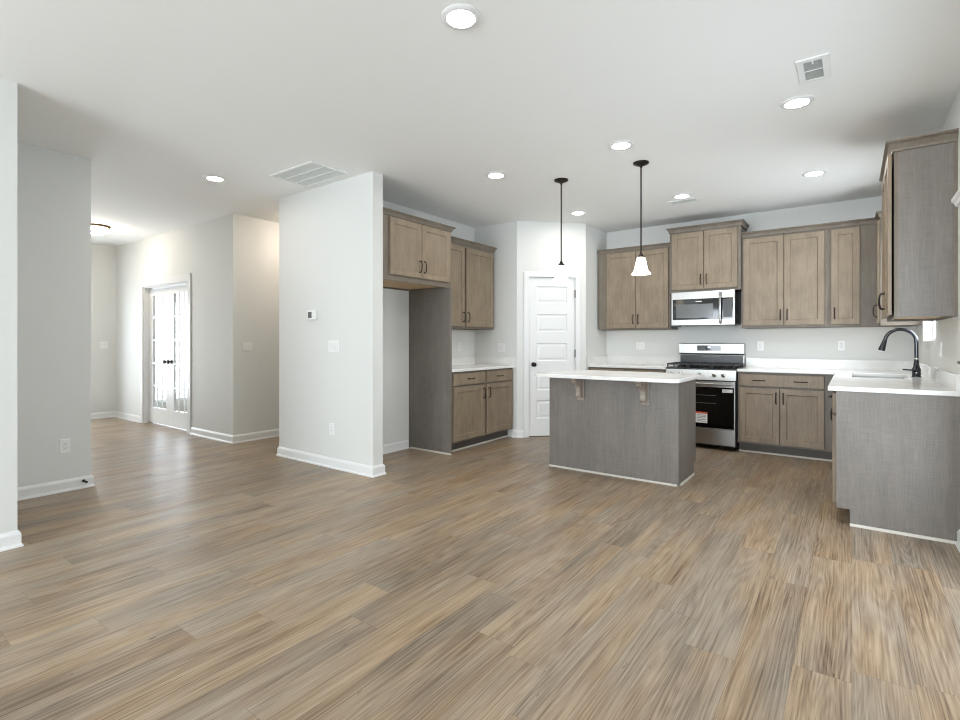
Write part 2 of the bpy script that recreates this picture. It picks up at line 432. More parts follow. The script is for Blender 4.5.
# french doors to the study
d2 = sroot('door_2')
m = MB(); casing(m, -8.62, -7.18, 2.05, 0.09, 3.174, 3.191); m.build('casing', TRIM, d2, bevel=0.004)
m = MB(); m.cells([-8.6199, -8.60, -7.20, -7.1801], [0, 2.03, 2.0499], lambda a, z: not (-8.60 < a < -7.20 and z < 2.03), 3.191, 3.311, 'xzy'); m.build('jamb', TRIM, d2)
def french_leaf(x0, x1, knob_x):
    g0, g1, b0, b1 = x0+0.118, x1-0.118, 0.245, 1.915
    bar = 0.032
    cw = (g1-g0-2*bar)/3; rh = (b1-b0-4*bar)/5
    m = MB(); m.cells([x0, g0, g1, x1], [0.015, b0, b1, 2.022], lambda a, z: not (g0 < a < g1 and b0 < z < b1), 3.262, 3.297, 'xzy')
    leaf = m.build('leaf', TRIM, d2)
    A, B = [], []
    for i in range(3): A += [g0+i*(cw+bar), g0+i*(cw+bar)+cw]
    for j in range(5): B += [b0+j*(rh+bar), b0+j*(rh+bar)+rh]
    ina = lambda a: any(g0+i*(cw+bar) < a < g0+i*(cw+bar)+cw for i in range(3))
    inb = lambda z: any(b0+j*(rh+bar) < z < b0+j*(rh+bar)+rh for j in range(5))
    m = MB(); m.cells(A, B, lambda a, z: not (ina(a) and inb(z)), 3.266, 3.274, 'xzy'); m.build('muntin_grid', TRIM, leaf)
    MB().box(g0-0.004, 3.2745, b0-0.004, g1+0.004, 3.2785, b1+0.004).build('pane', GLASS, leaf)
    m = MB(); m.lathe([(0.030, 0.0), (0.030, -0.006), (0.012, -0.010), (0.010, -0.03), (0.024, -0.038), (0.029, -0.052), (0.022, -0.064), (0.006, -0.068)], (knob_x, 3.262, 0.94), 'y', 20)
    m.build('door_knob', BRONZE, leaf, True)
french_leaf(-8.598, -7.902, -7.957); french_leaf(-7.898, -7.202, -7.843)

def window(name, along, a0, a1, z0, z1, w0, w1, t=0.045, rail=True):
    """frame and pane inside a wall opening; w0..w1 is the frame's depth across the wall"""
    r = sroot(name)
    ax = 'xzy' if along == 'x' else 'yzx'
    A = sorted([a0, a0+t, a1-t, a1]); B = [z0, z0+t, z1-t, z1]
    mid = (z0+z1)/2; B = [z0, z0+t, mid-0.02, mid+0.02, z1-t, z1]
    f = lambda a, z: not (a0+t < a < a1-t and z0+t < z < z1-t and not (rail and abs(z-mid) < 0.02))
    MB().cells(A, B, f, w0, w1, ax).build('window_frame', TRIM, r)
    wm = (w0+w1)/2
    MB().cells([a0+t-0.003, a1-t+0.003], [z0+t-0.003, z1-t+0.003], lambda a, z: True, wm-0.003, wm+0.003, ax).build('window_pane', GLASS, r)
    return r
window('window_1', 'y', 5.3001, 6.1799, 1.2351, 2.0999, XR+0.07, XR+0.125, 0.028)
window('window_2', 'x', -3.9499, -1.8501, 0.3501, 2.3499, -5.09, -5.04)  # unseen window behind the camera, put in for the added rear fill
window('window_3', 'x', -1.7499, 0.0499, 0.3501, 2.3499, -5.09, -5.04)  # unseen too, added for the second rear fill
window('window_4', 'y', 3.4201, 5.4199, 0.1801, 2.1999, -9.80, -9.76, 0.035, False)

# unseen front door, far left; its tall glass lite is added to daylight the foyer
d4 = sroot('door_4')
m = MB(); m.cells([1.66, 1.74, 2.66, 2.74], [0, 2.06, 2.14], lambda a, z: not (1.74 < a < 2.66 and z < 2.06), -9.704, -9.687, 'yzx'); m.build('casing', TRIM, d4, bevel=0.003)
m = MB(); m.cells([1.7401, 1.86, 2.54, 2.6599], [0.0, 0.30, 1.94, 2.0599], lambda a, z: not (1.86 < a < 2.54 and 0.30 < z < 1.94), -9.79, -9.745, 'yzx'); lf = m.build('leaf', TRIM, d4)
MB().box(-9.770, 1.857, 0.297, -9.764, 2.543, 1.943).build('pane', GLASS, lf)

# glazed patio door in the right wall with a moulded head
d3 = sroot('door_3')
m = MB(); m.cells([2.05-0.08, 2.05, 3.95, 3.95+0.08], [0, 1.93, 2.0], lambda a, z: not (2.05 < a < 3.95 and z < 1.93), XR-0.018, XR, 'yzx'); m.build('casing', TRIM, d3, bevel=0.003)
m = MB()
hp = [(0.0, 2.000), (0.022, 2.000), (0.026, 2.012), (0.038, 2.020), (0.042, 2.036), (0.052, 2.048), (0.055, 2.066), (0.0, 2.066)]
m.loops([[(XR-u, 1.98-u, z) for u, z in hp], [(XR-u, 4.022+u, z) for u, z in hp]])
m.build('head_moulding', TRIM, d3)
m = MB(); m.cells([2.0501, 2.15, 2.95, 3.05, 3.85, 3.9499], [0.0, 0.18, 1.83, 1.9299], lambda a, z: not (0.18 < z < 1.83 and (2.15 < a < 2.95 or 3.05 < a < 3.85)), XR+0.05, XR+0.10, 'yzx')
fr = m.build('leaf', TRIM, d3)
for a in (2.15, 3.05): MB().box(XR+0.072, a-0.003, 0.177, XR+0.078, a+0.803, 1.833).build('pane', GLASS, fr)
m = MB(); m.tube([(XR+0.05, 3.90, 1.11), (XR-0.0, 3.90, 1.11), (XR-0.035, 3.898, 1.11), (XR-0.045, 3.88, 1.11), (XR-0.047, 3.77, 1.11)], 0.009)
m.build('door_handle', BRONZE, fr, True)

# ------------------------------------------------------------------ cabinetry
def shaker(m, x0, x1, z0, z1, y0=-0.022, th=0.02, rail=0.058, dep=0.009):
    R = lambda i, y: [(x0+i, y, z0+i), (x1-i, y, z0+i), (x1-i, y, z1-i), (x0+i, y, z1-i)]
    m.loops([R(0, y0+th), R(0, y0+0.002), R(0.002, y0), R(rail, y0), R(rail+0.007, y0+dep)])
def flat_front(m, x0, x1, z0, z1, y0=-0.022, th=0.02):
    R = lambda i, y: [(x0+i, y, z0+i), (x1-i, y, z0+i), (x1-i, y, z1-i), (x0+i, y, z1-i)]
    m.loops([R(0, y0+th), R(0, y0+0.004), R(0.004, y0)])
def pull(parent, x, z, vert=True, y0=-0.022, l=0.112):
    pts = [(-l/2, 0), (-l/2, -0.014), (-l/2+0.006, -0.024), (-l/5, -0.031), (l/5, -0.031), (l/2-0.006, -0.024), (l/2, -0.014), (l/2, 0)]
    P = [(x, y0+b, z+a) if vert else (x+a, y0+b, z) for a, b in pts]
    m = MB(); m.tube(P, [0.0075, 0.0055, 0.005, 0.0055, 0.0055, 0.005, 0.0055, 0.0075], 8)
    m.build('handle', BRONZE, parent, True)
def crown(root, w, d, z0, z1, out, left=True, right=True):
    h = z1-z0
    prof = [(0.004, z0), (0.010, z0+0.02*h), (0.012, z0+0.22*h), (out*0.42, z0+0.42*h), (out*0.62, z0+0.66*h), (out*0.9, z0+0.80*h), (out, z0+0.84*h), (out, z1)]
    m = MB()
    rings = []
    for o_, z in prof:
        l_, r_ = (o_ if left else 0), (o_ if right else 0)
        rings.append([(-l_, d, z), (-l_, -o_, z), (w+r_, -o_, z), (w+r_, d, z)])
    m.loops(rings); m.build('crown_moulding', FRAMEW, root)
def wall_cabinet(label, loc, rot, w, d, z0, z1, doors, crown_=None, group='stained wood wall cabinets', side_mat=None, gap=0.0):
    r = thing('wall_cabinet', label, 'cabinet', (loc[0], loc[1], z0), rot, group)
    h = z1-z0; t = 0.018
    m = MB(); m.box(0, 0, 0, w, 0.02, h)
    m.build('face_frame', FRAMEW, r)
    m = MB()
    m.box(0, 0.02, 0, t, d, h); m.box(w-t, 0.02, 0, w, d, h); m.box(t, d-0.012, 0, w-t, d, h); m.box(t, 0.02, h-t, w-t, d-0.012, h)
    m.build('body', side_mat or FRAMEW, r)
    MB().box(t, 0.02, 0.018, w-t, d-0.012, 0.030).build('underside', RAWW, r)
    for (x0, x1, a, b, side) in doors:
        m = MB(); shaker(m, x0, x1, a-z0, b-z0, -0.022-gap)
        dr = m.build('door', WOOD, r)
        pull(dr, x0+0.03 if side == 'L' else x1-0.03, a-z0+0.115, True, -0.022-gap)
    if crown_: crown(r, w, d, crown_[0]-z0, crown_[1]-z0, crown_[2], crown_[3], crown_[4])
    return r
BZ0, BZ1 = 0.108, 0.895
def base_cabinet(label, loc, rot, w, d, doors, drawers, group='stained wood base cabinets', toe=0.075, shoe=True, name='base_cabinet'):
    r = thing(name, label, 'cabinet', (loc[0], loc[1], 0), rot, group)
    t = 0.018
    MB().box(0, 0, BZ0, w, 0.02, BZ1).build('face_frame', FRAMEW, r)
    m = MB(); m.box(0, 0.02, BZ0, t, d, BZ1); m.box(w-t, 0.02, BZ0, w, d, BZ1); m.box(t, d-0.012, BZ0, w-t, d, BZ1); m.box(t, 0.02, BZ0, w-t, d-0.012, BZ0+t)
    m.build('body', FRAMEW, r)
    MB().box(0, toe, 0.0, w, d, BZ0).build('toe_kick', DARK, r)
    if shoe:
        m = MB(); m.prism([(toe-0.012, 0), (toe, 0), (toe, 0.016), (toe-0.006, 0.014), (toe-0.011, 0.007)], 'x', 0, w); m.build('shoe_moulding', SHOE, r)
    for (x0, x1, a, b, side) in doors:
        m = MB(); shaker(m, x0, x1, a, b); dr = m.build('door', WOOD, r)
        if side: pull(dr, x0+0.03 if side == 'L' else x1-0.03, b-0.10, True)
    for (x0, x1, a, b, hs) in drawers:
        m = MB(); flat_front(m, x0, x1, a, b); dr = m.build('drawer', WOOD, r)
        for hx in hs: pull(dr, hx, (a+b)/2, False)
    return r
R90, RM90 = PI/2, -PI/2

# --- left wall (faces +x): local x runs along world +y
XF = -3.53
wall_cabinet('two-door stained wood cabinet above the empty fridge alcove', (XF, 3.27, 0), R90, 4.286-3.27, 0.609, 1.812, 2.435,
             [(0.099, 0.530, 1.866, 2.412, 'R'), (0.536, 0.985, 1.866, 2.412, 'L')], (2.42, 2.472, 0.040, False, True))
# tall refrigerator panel
t = thing('refrigerator_panel', 'tall grey-brown veneer side panel standing at the right of the fridge alcove', 'panel', (-3.83, 4.274, 0))
MB().box(-0.309, -0.012, 0, 0.315, 0.012, 1.811).build('board', PANEL, t)
m = MB(); m.prism([(-0.024, 0), (-0.0121, 0), (-0.0121, 0.016), (-0.018, 0.014), (-0.023, 0.007)], 'x', -0.285, 0.325); m.build('shoe_moulding', SHOE, t)
wall_cabinet('two-door stained wood wall cabinet between fridge alcove and pantry corner', (-3.81, 4.287, 0), R90, 5.512-4.287, 0.329, 1.385, 2.42,
             [(0.03, 0.578, 1.412, 2.372, 'R'), (0.612, 1.187, 1.412, 2.372, 'L')], (2.405, 2.462, 0.038, False, True))
base_cabinet('stained wood base cabinet with two drawers and two doors beside the white pantry door', (XF, 4.287, 0), R90, 5.534-4.287, 0.609,
             [(0.03, 0.612, 0.128, 0.722, 'R'), (0.655, 1.215, 0.128, 0.722, 'L')],
             [(0.03, 0.612, 0.742, 0.876, (0.335,)), (0.655, 1.215, 0.742, 0.876, (0.93,))])

# --- back wall (faces -y)
YF = 6.27
base_cabinet('stained wood base cabinet left of the range, mostly hidden by the island', (-2.809, YF, 0), 0, 1.004, 0.609,
             [(0.03, 0.49, 0.128, 0.722, 'R'), (0.515, 0.975, 0.128, 0.722, 'L')], [(0.03, 0.49, 0.742, 0.876, (0.26,)), (0.515, 0.975, 0.742, 0.876, (0.745,))])
base_cabinet('stained wood base cabinet right of the range with one wide two-handled drawer', (-1.027, YF, 0), 0, 0.932, 0.609,
             [(0.022, 0.402, 0.128, 0.722, 'R'), (0.410, 0.800, 0.128, 0.722, 'L')], [(0.022, 0.800, 0.742, 0.872, (0.21, 0.595))])
YU = 6.548
wall_cabinet('two-door stained wood wall cabinet left of the microwave', (-2.79, YU, 0), 0, 0.958, 0.331, 1.385, 2.43,
             [(0.13, 0.518, 1.405, 2.40, 'R'), (0.524, 0.935, 1.405, 2.40, 'L')], (2.42, 2.468, 0.030, False, False))
wall_cabinet('two-door stained wood cabinet above the microwave, highest on the back wall', (-1.831, YU-0.04, 0), 0, 0.796, 0.371, 1.832, 2.575,
             [(0.03, 0.396, 1.862, 2.552, 'R'), (0.402, 0.762, 1.862, 2.552, 'L')], (2.57, 2.632, 0.036, True, True))
wall_cabinet('two-door stained wood wall cabinet just right of the microwave', (-1.034, YU, 0), 0, 0.822, 0.331, 1.385, 2.44,
             [(0.022, 0.422, 1.412, 2.41, 'R'), (0.428, 0.798, 1.412, 2.41, 'L')], (2.43, 2.486, 0.035, False, False))
wall_cabinet('narrow one-door stained wood wall cabinet at the back right corner', (-0.211, YU, 0), 0, 0.738, 0.331, 1.385, 2.44,
             [(0.032, 0.276, 1.412, 2.41, 'L')], (2.43, 2.486, 0.035, False, False))

# --- right wall (faces -x): local x runs along world -y
XU = 0.222
wall_cabinet('small stained wood wall cabinet beyond the sink window, touching the back corner', (XU, 6.512, 0), RM90, 6.512-6.255, 0.305, 1.385, 2.44,
             [(0.02, 0.24, 1.412, 2.41, 'R')], (2.43, 2.486, 0.035, False, True))
nc = wall_cabinet('large stained wood wall cabinet nearest the camera on the right wall', (XU, 5.15, 0), RM90, 0.88, 0.305, 1.385, 2.485,
             [(0.02, 0.436, 1.405, 2.462, 'R'), (0.444, 0.864, 1.405, 2.462, 'L')], (2.463, 2.53, 0.045, True, True), side_mat=PANEL, gap=0.010)
MB().box(0.8801, 0.287, 0.0, 0.886, 0.3045, 1.08).build('scribe_strip', FRAMEW, nc)
XB = -0.087
base_cabinet('stained wood sink base cabinet on the right wall under the black faucet', (XB, 6.26, 0), RM90, 1.059, 0.614,
             [(0.05, 0.53, 0.128, 0.722, 'R'), (0.536, 1.03, 0.128, 0.722, 'L')], [(0.05, 1.03, 0.742, 0.876, ())], shoe=False)
rb = base_cabinet('base cabinet at the near end of the right counter with large grey veneer end panel', (XB, 5.2, 0), RM90, 0.982, 0.614,
             [(0.03, 0.96, 0.128, 0.722, 'L')], [(0.03, 0.96, 0.742, 0.876, (0.5,))], shoe=False)
m = MB(); m.cells([0.0, 0.075, 0.6145], [0.0, BZ0, BZ1], lambda a, z: not (a < 0.075 and z < BZ0), 0.9825, 1.005, 'yzx'); m.build('end_panel', PANEL, rb)
MB().box(1.0051, 0.600, 0.0, 1.010, 0.6145, BZ1).build('scribe_strip', PANEL, rb)
m = MB(); m.prism([(1.0055, 0), (1.018, 0), (1.017, 0.008), (1.012, 0.015), (1.0055, 0.017)], 'y', 0.075, 0.60)
m.build('shoe_moulding', SHOE, rb)

# --- countertops
CZ0, CZ1 = 0.8955, 0.926
def counter(name, label, xs, ys, fill, splash, group=None):
    r = thing(name, label, 'countertop', (xs[0], ys[0], CZ0), 0, group)
    X = [x-xs[0] for x in xs]; Y = [y-ys[0] for y in ys]
    m = MB(); m.cells(X, Y, lambda a, b: fill(a+xs[0], b+ys[0]), 0, CZ1-CZ0, 'xyz'); m.build('slab', QUARTZ, r, bevel=0.004)
    for (x0, y0, x1, y1) in splash:
        MB().box(x0-xs[0], y0-ys[0], CZ1-CZ0, x1-xs[0], y1-ys[0], CZ1-CZ0+0.102).build('backsplash', QUARTZ, r)
    return r
counter('countertop', 'white quartz countertop on the left cabinets between fridge panel and pantry', [XL+.001, -3.49], [4.2875, 5.534], lambda a, b: True,
        [(XL+.001, 4.2875, XL+.021, 5.534), (XL+.021, 5.514, -3.49, 5.534)], 'white quartz kitchen countertops')
counter('countertop', 'white quartz countertop left of the range in the back corner', [-2.809, -1.806], [6.235, 6.879], lambda a, b: True,
        [(-2.789, 6.859, -1.806, 6.879), (-2.809, 6.235, -2.789, 6.879)], 'white quartz kitchen countertops')
counter('countertop', 'white quartz L-shaped countertop with sink cut-out along right wall', [-1.032, -0.133, 0.0, 0.385, XR-.001], [4.180, 5.36, 6.11, 6.235, 6.879],
        lambda a, b: (a > -0.133 or b > 6.235) and not (0 < a < 0.385 and 5.36 < b < 6.11),
        [(-1.032, 6.859, XR-.001, 6.879), (XR-.021, 4.180, XR-.001, 6.859)], 'white quartz kitchen countertops')

# --- island
IX0, IX1, IY0, IY1 = -2.406, -1.195, 4.468, 5.040
isl = base_cabinet('freestanding kitchen island in grey-brown woven veneer with two corbels', (IX1, IY1, 0), PI, IX1-IX0, IY1-IY0-0.022,
                   [(0.03, 0.60, 0.128, 0.722, 'R'), (0.63, 1.20, 0.128, 0.722, 'L')], [(0.03, 0.60, 0.742, 0.876, (0.315,)), (0.63, 1.20, 0.742, 0.876, (0.915,))],
                   group=None, shoe=False, name='kitchen_island')
isl['category'] = 'island'
w_, d_ = IX1-IX0, IY1-IY0
MB().box(0, d_-0.022, 0.0, w_, d_, BZ1).build('back_panel', PANEL, isl)
m = MB(); m.cells([0.0, 0.075, d_-0.035], [0, BZ0, BZ1], lambda a, z: not (a < 0.075 and z < BZ0), -0.0125, -0.0005, 'yzx'); m.build('end_panel', PANEL, isl)
MB().box(-0.010, d_-0.031, 0, -0.0002, d_, BZ1).build('corner_stile', PANEL, isl)
m = MB(); m.cells([0.0, 0.075, d_-0.004], [0, BZ0, BZ1], lambda a, z: not (a < 0.075 and z < BZ0), w_+0.0005, w_+0.0125, 'yzx'); m.build('end_panel', PANEL, isl)
m = MB(); m.prism([(d_+0.0003, 0), (d_+0.013, 0), (d_+0.012, 0.007), (d_+0.007, 0.013), (d_+0.0003, 0.015)], 'x', 0.004, w_+0.0125); m.build('shoe_moulding', SHOE, isl)
m = MB(); m.prism([(-0.013, 0), (-0.0255, 0), (-0.0245, 0.007), (-0.019, 0.013), (-0.013, 0.015)], 'y', 0.075, d_-0.038); m.build('shoe_moulding', SHOE, isl)
def corbel(xc):
    # profile in (out, z): backplate against the panel with an S-curved bracket under the overhang
    top = BZ1
    pr = [(0, top), (0.165, top), (0.165, top-0.022), (0.152, top-0.030), (0.148, top-0.045), (0.128, top-0.058), (0.100, top-0.068), (0.074, top-0.085),
          (0.058, top-0.108), (0.052, top-0.135), (0.055, top-0.160), (0.050, top-0.182), (0.036, top-0.194), (0.020, top-0.198), (0, top-0.198)]
    m = MB(); m.prism([(d_+0.0145+u, z) for u, z in pr], 'x', xc-0.024, xc+0.024)
    m.box(xc-0.036, d_+0.0003, top-0.222, xc+0.036, d_+0.0145, top)
    m.build('corbel', CORB, isl, bevel=0.003)
corbel(IX1-(-2.078)); corbel(IX1-(-1.470))
r = thing('island_countertop', 'white quartz slab overhanging the front of the kitchen island', 'countertop', (-1.775, 4.62, CZ0))
m = MB(); hx, hy, rr = 0.665, 0.447, 0.06
ring = []
for cx_, cy_, a0 in ((hx-rr, hy-rr, 0), (-hx+rr, hy-rr, 90), (-hx+rr, -hy+rr, 180), (hx-rr, -hy+rr, 270)):
    for k in range(6):
        a = math.radians(a0+k*18); ring.append((cx_+rr*math.cos(a), cy_+rr*math.sin(a)))
m.prism(ring, 'z', 0, CZ1-CZ0); m.build('slab', QUARTZ, r, bevel=0.004)

# ------------------------------------------------------------------ gas range
RX0, RX1 = -1.800, -1.040; RW = RX1-RX0
g = thing('gas_range', 'stainless steel gas range with black oven window between the back cabinets', 'range', (RX0, 6.235, 0))
m = MB(); m.box(0.0, 0.02, 0.045, RW, 0.62, 0.905); m.build('body', BLACK, g)
m = MB(); m.cells([0.0, RW], [0.0, 0.62], lambda a, b: True, 0.9052, 0.922, 'xyz'); m.build('cooktop', BLACK, g, bevel=0.004)
m = MB(); m.prism([(0.0, 0.790), (0.02, 0.785), (0.02, 0.905), (0.012, 0.905)], 'x', 0.0, RW); m.build('control_panel', STEEL, g)
for kx in (0.075, 0.165, 0.38, 0.537, 0.630):
    m = MB(); m.lathe([(0.024, 0.002), (0.024, -0.006), (0.019, -0.008), (0.017, -0.030), (0.013, -0.034)], (kx, 0.004, 0.846), 'y', 20); m.build('knob', CHROME, g, True)
od = MB(); od.cells([0.004, 0.012, RW-0.012, RW-0.004], [0.243, 0.252, 0.715, 0.778], lambda a, z: True, -0.028, 0.0195, 'xzy')
od = od.build('oven_door', STEEL, g)
MB().box(0.014, -0.031, 0.250, RW-0.014, -0.0282, 0.712).build('oven_window', BLKGLASS, od)
m = MB(); m.cells([0.16, RW-0.16], [0.44, 0.65], lambda a, z: True, -0.0318, -0.0312, 'xzy'); m.build('viewing_pane', plain('oven_view_pane', srgb(17, 16, 16), 0.06), od)
for z in (0.525, 0.615): MB().box(0.19, -0.0326, z, RW-0.20, -0.0320, z+0.006).build('rack_line', GREYP, od)
m = MB(); m.tube([(0.05, -0.028, 0.752), (0.05, -0.062, 0.752), (0.058, -0.068, 0.752), (RW-0.058, -0.068, 0.752), (RW-0.05, -0.062, 0.752), (RW-0.05, -0.028, 0.752)], 0.012, 12)
m.build('handle', STEEL, od, True)
lb = MB().box(RW-0.132, -0.0330, 0.658, RW-0.028, -0.0320, 0.694).build('sticker', PAPER, od); lb['label'] = 'small white sticker at the top right of the oven window'
for z in (0.665, 0.678): MB().box(RW-0.124, -0.0334, z, RW-0.057, -0.0331, z+0.005).build('print_line', INK, lb)
st = MB().box(0.345, -0.0330, 0.300, 0.470, -0.0320, 0.425).build('sticker', PAPER, od); st['label'] = 'white energy sticker with red top band'
MB().box(0.345, -0.0334, 0.405, 0.470, -0.0331, 0.425).build('sticker_band', REDP, st)
for z in (0.316, 0.334, 0.352, 0.370, 0.386): MB().box(0.36, -0.0334, z, 0.455, -0.0331, z+0.006).build('print_line', INK, st)
m = MB(); m.cells([0.004, RW-0.004], [0.062, 0.236], lambda a, z: True, -0.024, 0.0195, 'xzy'); m.build('drawer', STEEL, g, bevel=0.004)
for fx in (0.05, RW-0.05):
    for fy in (0.03, 0.56):
        m = MB(); m.lathe([(0.022, 0.0), (0.022, 0.012), (0.012, 0.014), (0.012, 0.0449)], (fx, fy, 0), 'z', 14); m.build('foot', BLACK, g)
# backguard
m = MB(); m.prism([(0.565, 0.9225), (0.64, 0.9225), (0.64, 1.208), (0.560, 1.208), (0.556, 1.20), (0.556, 1.085), (0.585, 1.065)], 'x', 0.004, RW-0.004); bg = m.build('backguard', STEEL, g)
MB().box(0.0, 0.5535, 1.080, RW, 0.6405, 1.086).build('backguard_seam', BLACK, bg)
MB().box(0.02, 0.560, 0.9230, RW-0.02, 0.5845, 1.062).build('vent_strip', BLACK, bg)
m = MB(); m.box(0.28, 0.5575, 1.040, 0.49, 0.5598, 1.047); m.build('vent_slot', GREYP, bg)
dp = MB().box(0.225, 0.5535, 1.115, 0.500, 0.5558, 1.182).build('display', BLKGLASS, bg)
MB().box(0.350, 0.5528, 1.152, 0.385, 0.5534, 1.166).build('clock_digits', CLOCK, dp)
for row in (1.130, 1.150):
    for c in range(9):
        if 3 < c < 6 and row > 1.14: continue
        MB().box(0.242+c*0.028, 0.5530, row, 0.250+c*0.028, 0.5534, row+0.003).build('key_mark', KEYP, dp)
# grates: three cast iron sections, with burner caps under them
def grate(x0, x1):
    m = MB(); b = 0.007; zt, zb = 0.972, 0.955
    y0, y1 = 0.008, 0.545
    m.cells(sorted({x0, x0+2*b, (x0+x1)/2-b, (x0+x1)/2+b, x1-2*b, x1}), [y0, y0+2*b, y0+0.13, y0+0.13+2*b, (y0+y1)/2-b, (y0+y1)/2+b, y1-0.13-2*b, y1-0.13, y1-2*b, y1],
            lambda a, c: a < x0+2*b or a > x1-2*b or c < y0+2*b or c > y1-2*b or abs(a-(x0+x1)/2) < b or abs(c-(y0+y1)/2) < b or y0+0.13 < c < y0+0.13+2*b or y1-0.13-2*b < c < y1-0.13,
            zb, zt, 'xyz')
    for fx in (x0+b, x1-b):
        for fy in (y0+b, (y0+y1)/2, y1-b): m.box(fx-0.006, fy-0.006, 0.9222, fx+0.006, fy+0.006, zb+0.002)
    m.build('grate', IRON, g)
grate(0.012, 0.250); grate(0.254, 0.506); grate(0.510, RW-0.012)
for bx, by in ((0.13, 0.16), (0.13, 0.42), (0.38, 0.29), (0.63, 0.16), (0.63, 0.42)):
    m = MB(); m.lathe([(0.045, 0.9222), (0.045, 0.930), (0.03, 0.935), (0.028, 0.942)], (bx, by, 0), 'z', 20); m.build('burner', BLACK, g)

# ------------------------------------------------------------------ microwave
MX0, MX1, MZ0, MZ1 = -1.800, -1.088, 1.425, 1.831; MW = MX1-MX0; MH = MZ1-MZ0
mw = thing('microwave', 'stainless over-the-range microwave under the highest back cabinet', 'microwave', (MX0, 6.47, MZ0))
MB().box(0, 0.02, 0.012, MW, 0.409, MH).build('body', BLACK, mw)
m = MB(); m.cells([0, MW], [0, MH], lambda a, z: True, -0.012, 0.0195, 'xzy'); dr = m.build('door', STEEL, mw, bevel=0.004)
MB().box(0.018, -0.0145, 0.068, MW-0.018, -0.0122, 0.318).build('glass_front', BLKGLASS, dr)
MB().box(0.060, -0.0152, 0.090, 0.480, -0.0146, 0.255).build('viewing_window', WINGREY, dr)
MB().box(0.285, -0.0152, 0.280, 0.355, -0.0146, 0.290).build('maker_mark', PAPER, dr)
m = MB(); m.tube([(0.560, -0.012, 0.022), (0.560, -0.045, 0.030), (0.560, -0.050, 0.05), (0.560, -0.050, 0.350), (0.560, -0.045, 0.368), (0.560, -0.012, 0.376)], 0.013, 12); m.build('handle', STEEL, dr, True)
MB().box(0.588, -0.0152, 0.090, MW-0.03, -0.0146, 0.300).build('control_panel', BLACK, dr)
for r_ in range(6):
    for c in range(3):
        MB().box(0.607+c*0.030, -0.0157, 0.105+r_*0.026, 0.622+c*0.030, -0.0153, 0.110+r_*0.026).build('key_mark', KEYP, dr)
MB().box(0.012, 0.0, -0.012, 0.09, 0.10, 0.0118).build('filter_latch', BLACK, mw)
MB().box(0.10, 0.03, 0.0, MW-0.04, 0.35, 0.0118).build('grease_filter', GREYP, mw)

# ------------------------------------------------------------------ sink and faucet
sk = thing('sink', 'stainless undermount kitchen sink set in the right countertop', 'sink', (0.1925, 5.735, 0.70))
m = MB()
R = lambda i, z: [(-0.1925+i, -0.375+i, z), (0.1925-i, -0.375+i, z), (0.1925-i, 0.375-i, z), (-0.1925+i, 0.375-i, z)]
m.loops([R(-0.016, 0.19), R(-0.016, 0.195), R(0.0, 0.195), R(0.004, 0.01), R(0.02, 0.0), ], True, False, True)
m.build('basin', STEEL, sk)
m = MB(); m.lathe([(0.045, 0.0005), (0.045, 0.004), (0.03, 0.002), (0.012, 0.003)], (0, 0, 0), 'z', 20); m.build('drain', CHROME, sk, True)
fc = thing('kitchen_faucet', 'dark gooseneck pull-down faucet standing behind the sink', 'faucet', (0.444, 5.70, CZ1+0.0003))
m = MB(); m.lathe([(0.032, 0), (0.032, 0.008), (0.029, 0.012), (0.029, 0.055), (0.031, 0.06), (0.031, 0.068), (0.022, 0.085), (0.019, 0.115), (0.015, 0.145)], (0, 0, 0), 'z', 24); m.build('base', GUN, fc, True)
pts = [(0, 0, 0.145), (0, 0, 0.21), (0, 0, 0.28)]
for k in range(1, 15):
    a = math.radians(k*12.2); pts.append((-0.105+0.105*math.cos(a), 0, 0.303+0.105*math.sin(a)))
m = MB(); m.tube(pts, 0.0145, 14); m.build('spout', GUN, fc, True)
m = MB(); m.lathe([(0.016, 0.150), (0.017, 0.156), (0.016, 0.162)], (0, 0, 0), 'z', 20); m.build('collar', CHROME, fc, True)
e = Vector(pts[-1]); t_ = (Vector(pts[-1])-Vector(pts[-2])).normalized()
P = [tuple(e+t_*q) for q in (0.0, 0.01, 0.03, 0.085, 0.10)]
m = MB(); m.tube(P, [0.0152, 0.0165, 0.018, 0.025, 0.025], 16); m.build('spray_head', GUN, fc, True)
m = MB(); m.tube([(0, -0.018, 0.055), (-0.005, -0.045, 0.058), (-0.025, -0.052, 0.060), (-0.095, -0.056, 0.064)], [0.011, 0.010, 0.007, 0.006], 12); m.build('lever_handle', GUN, fc, True)

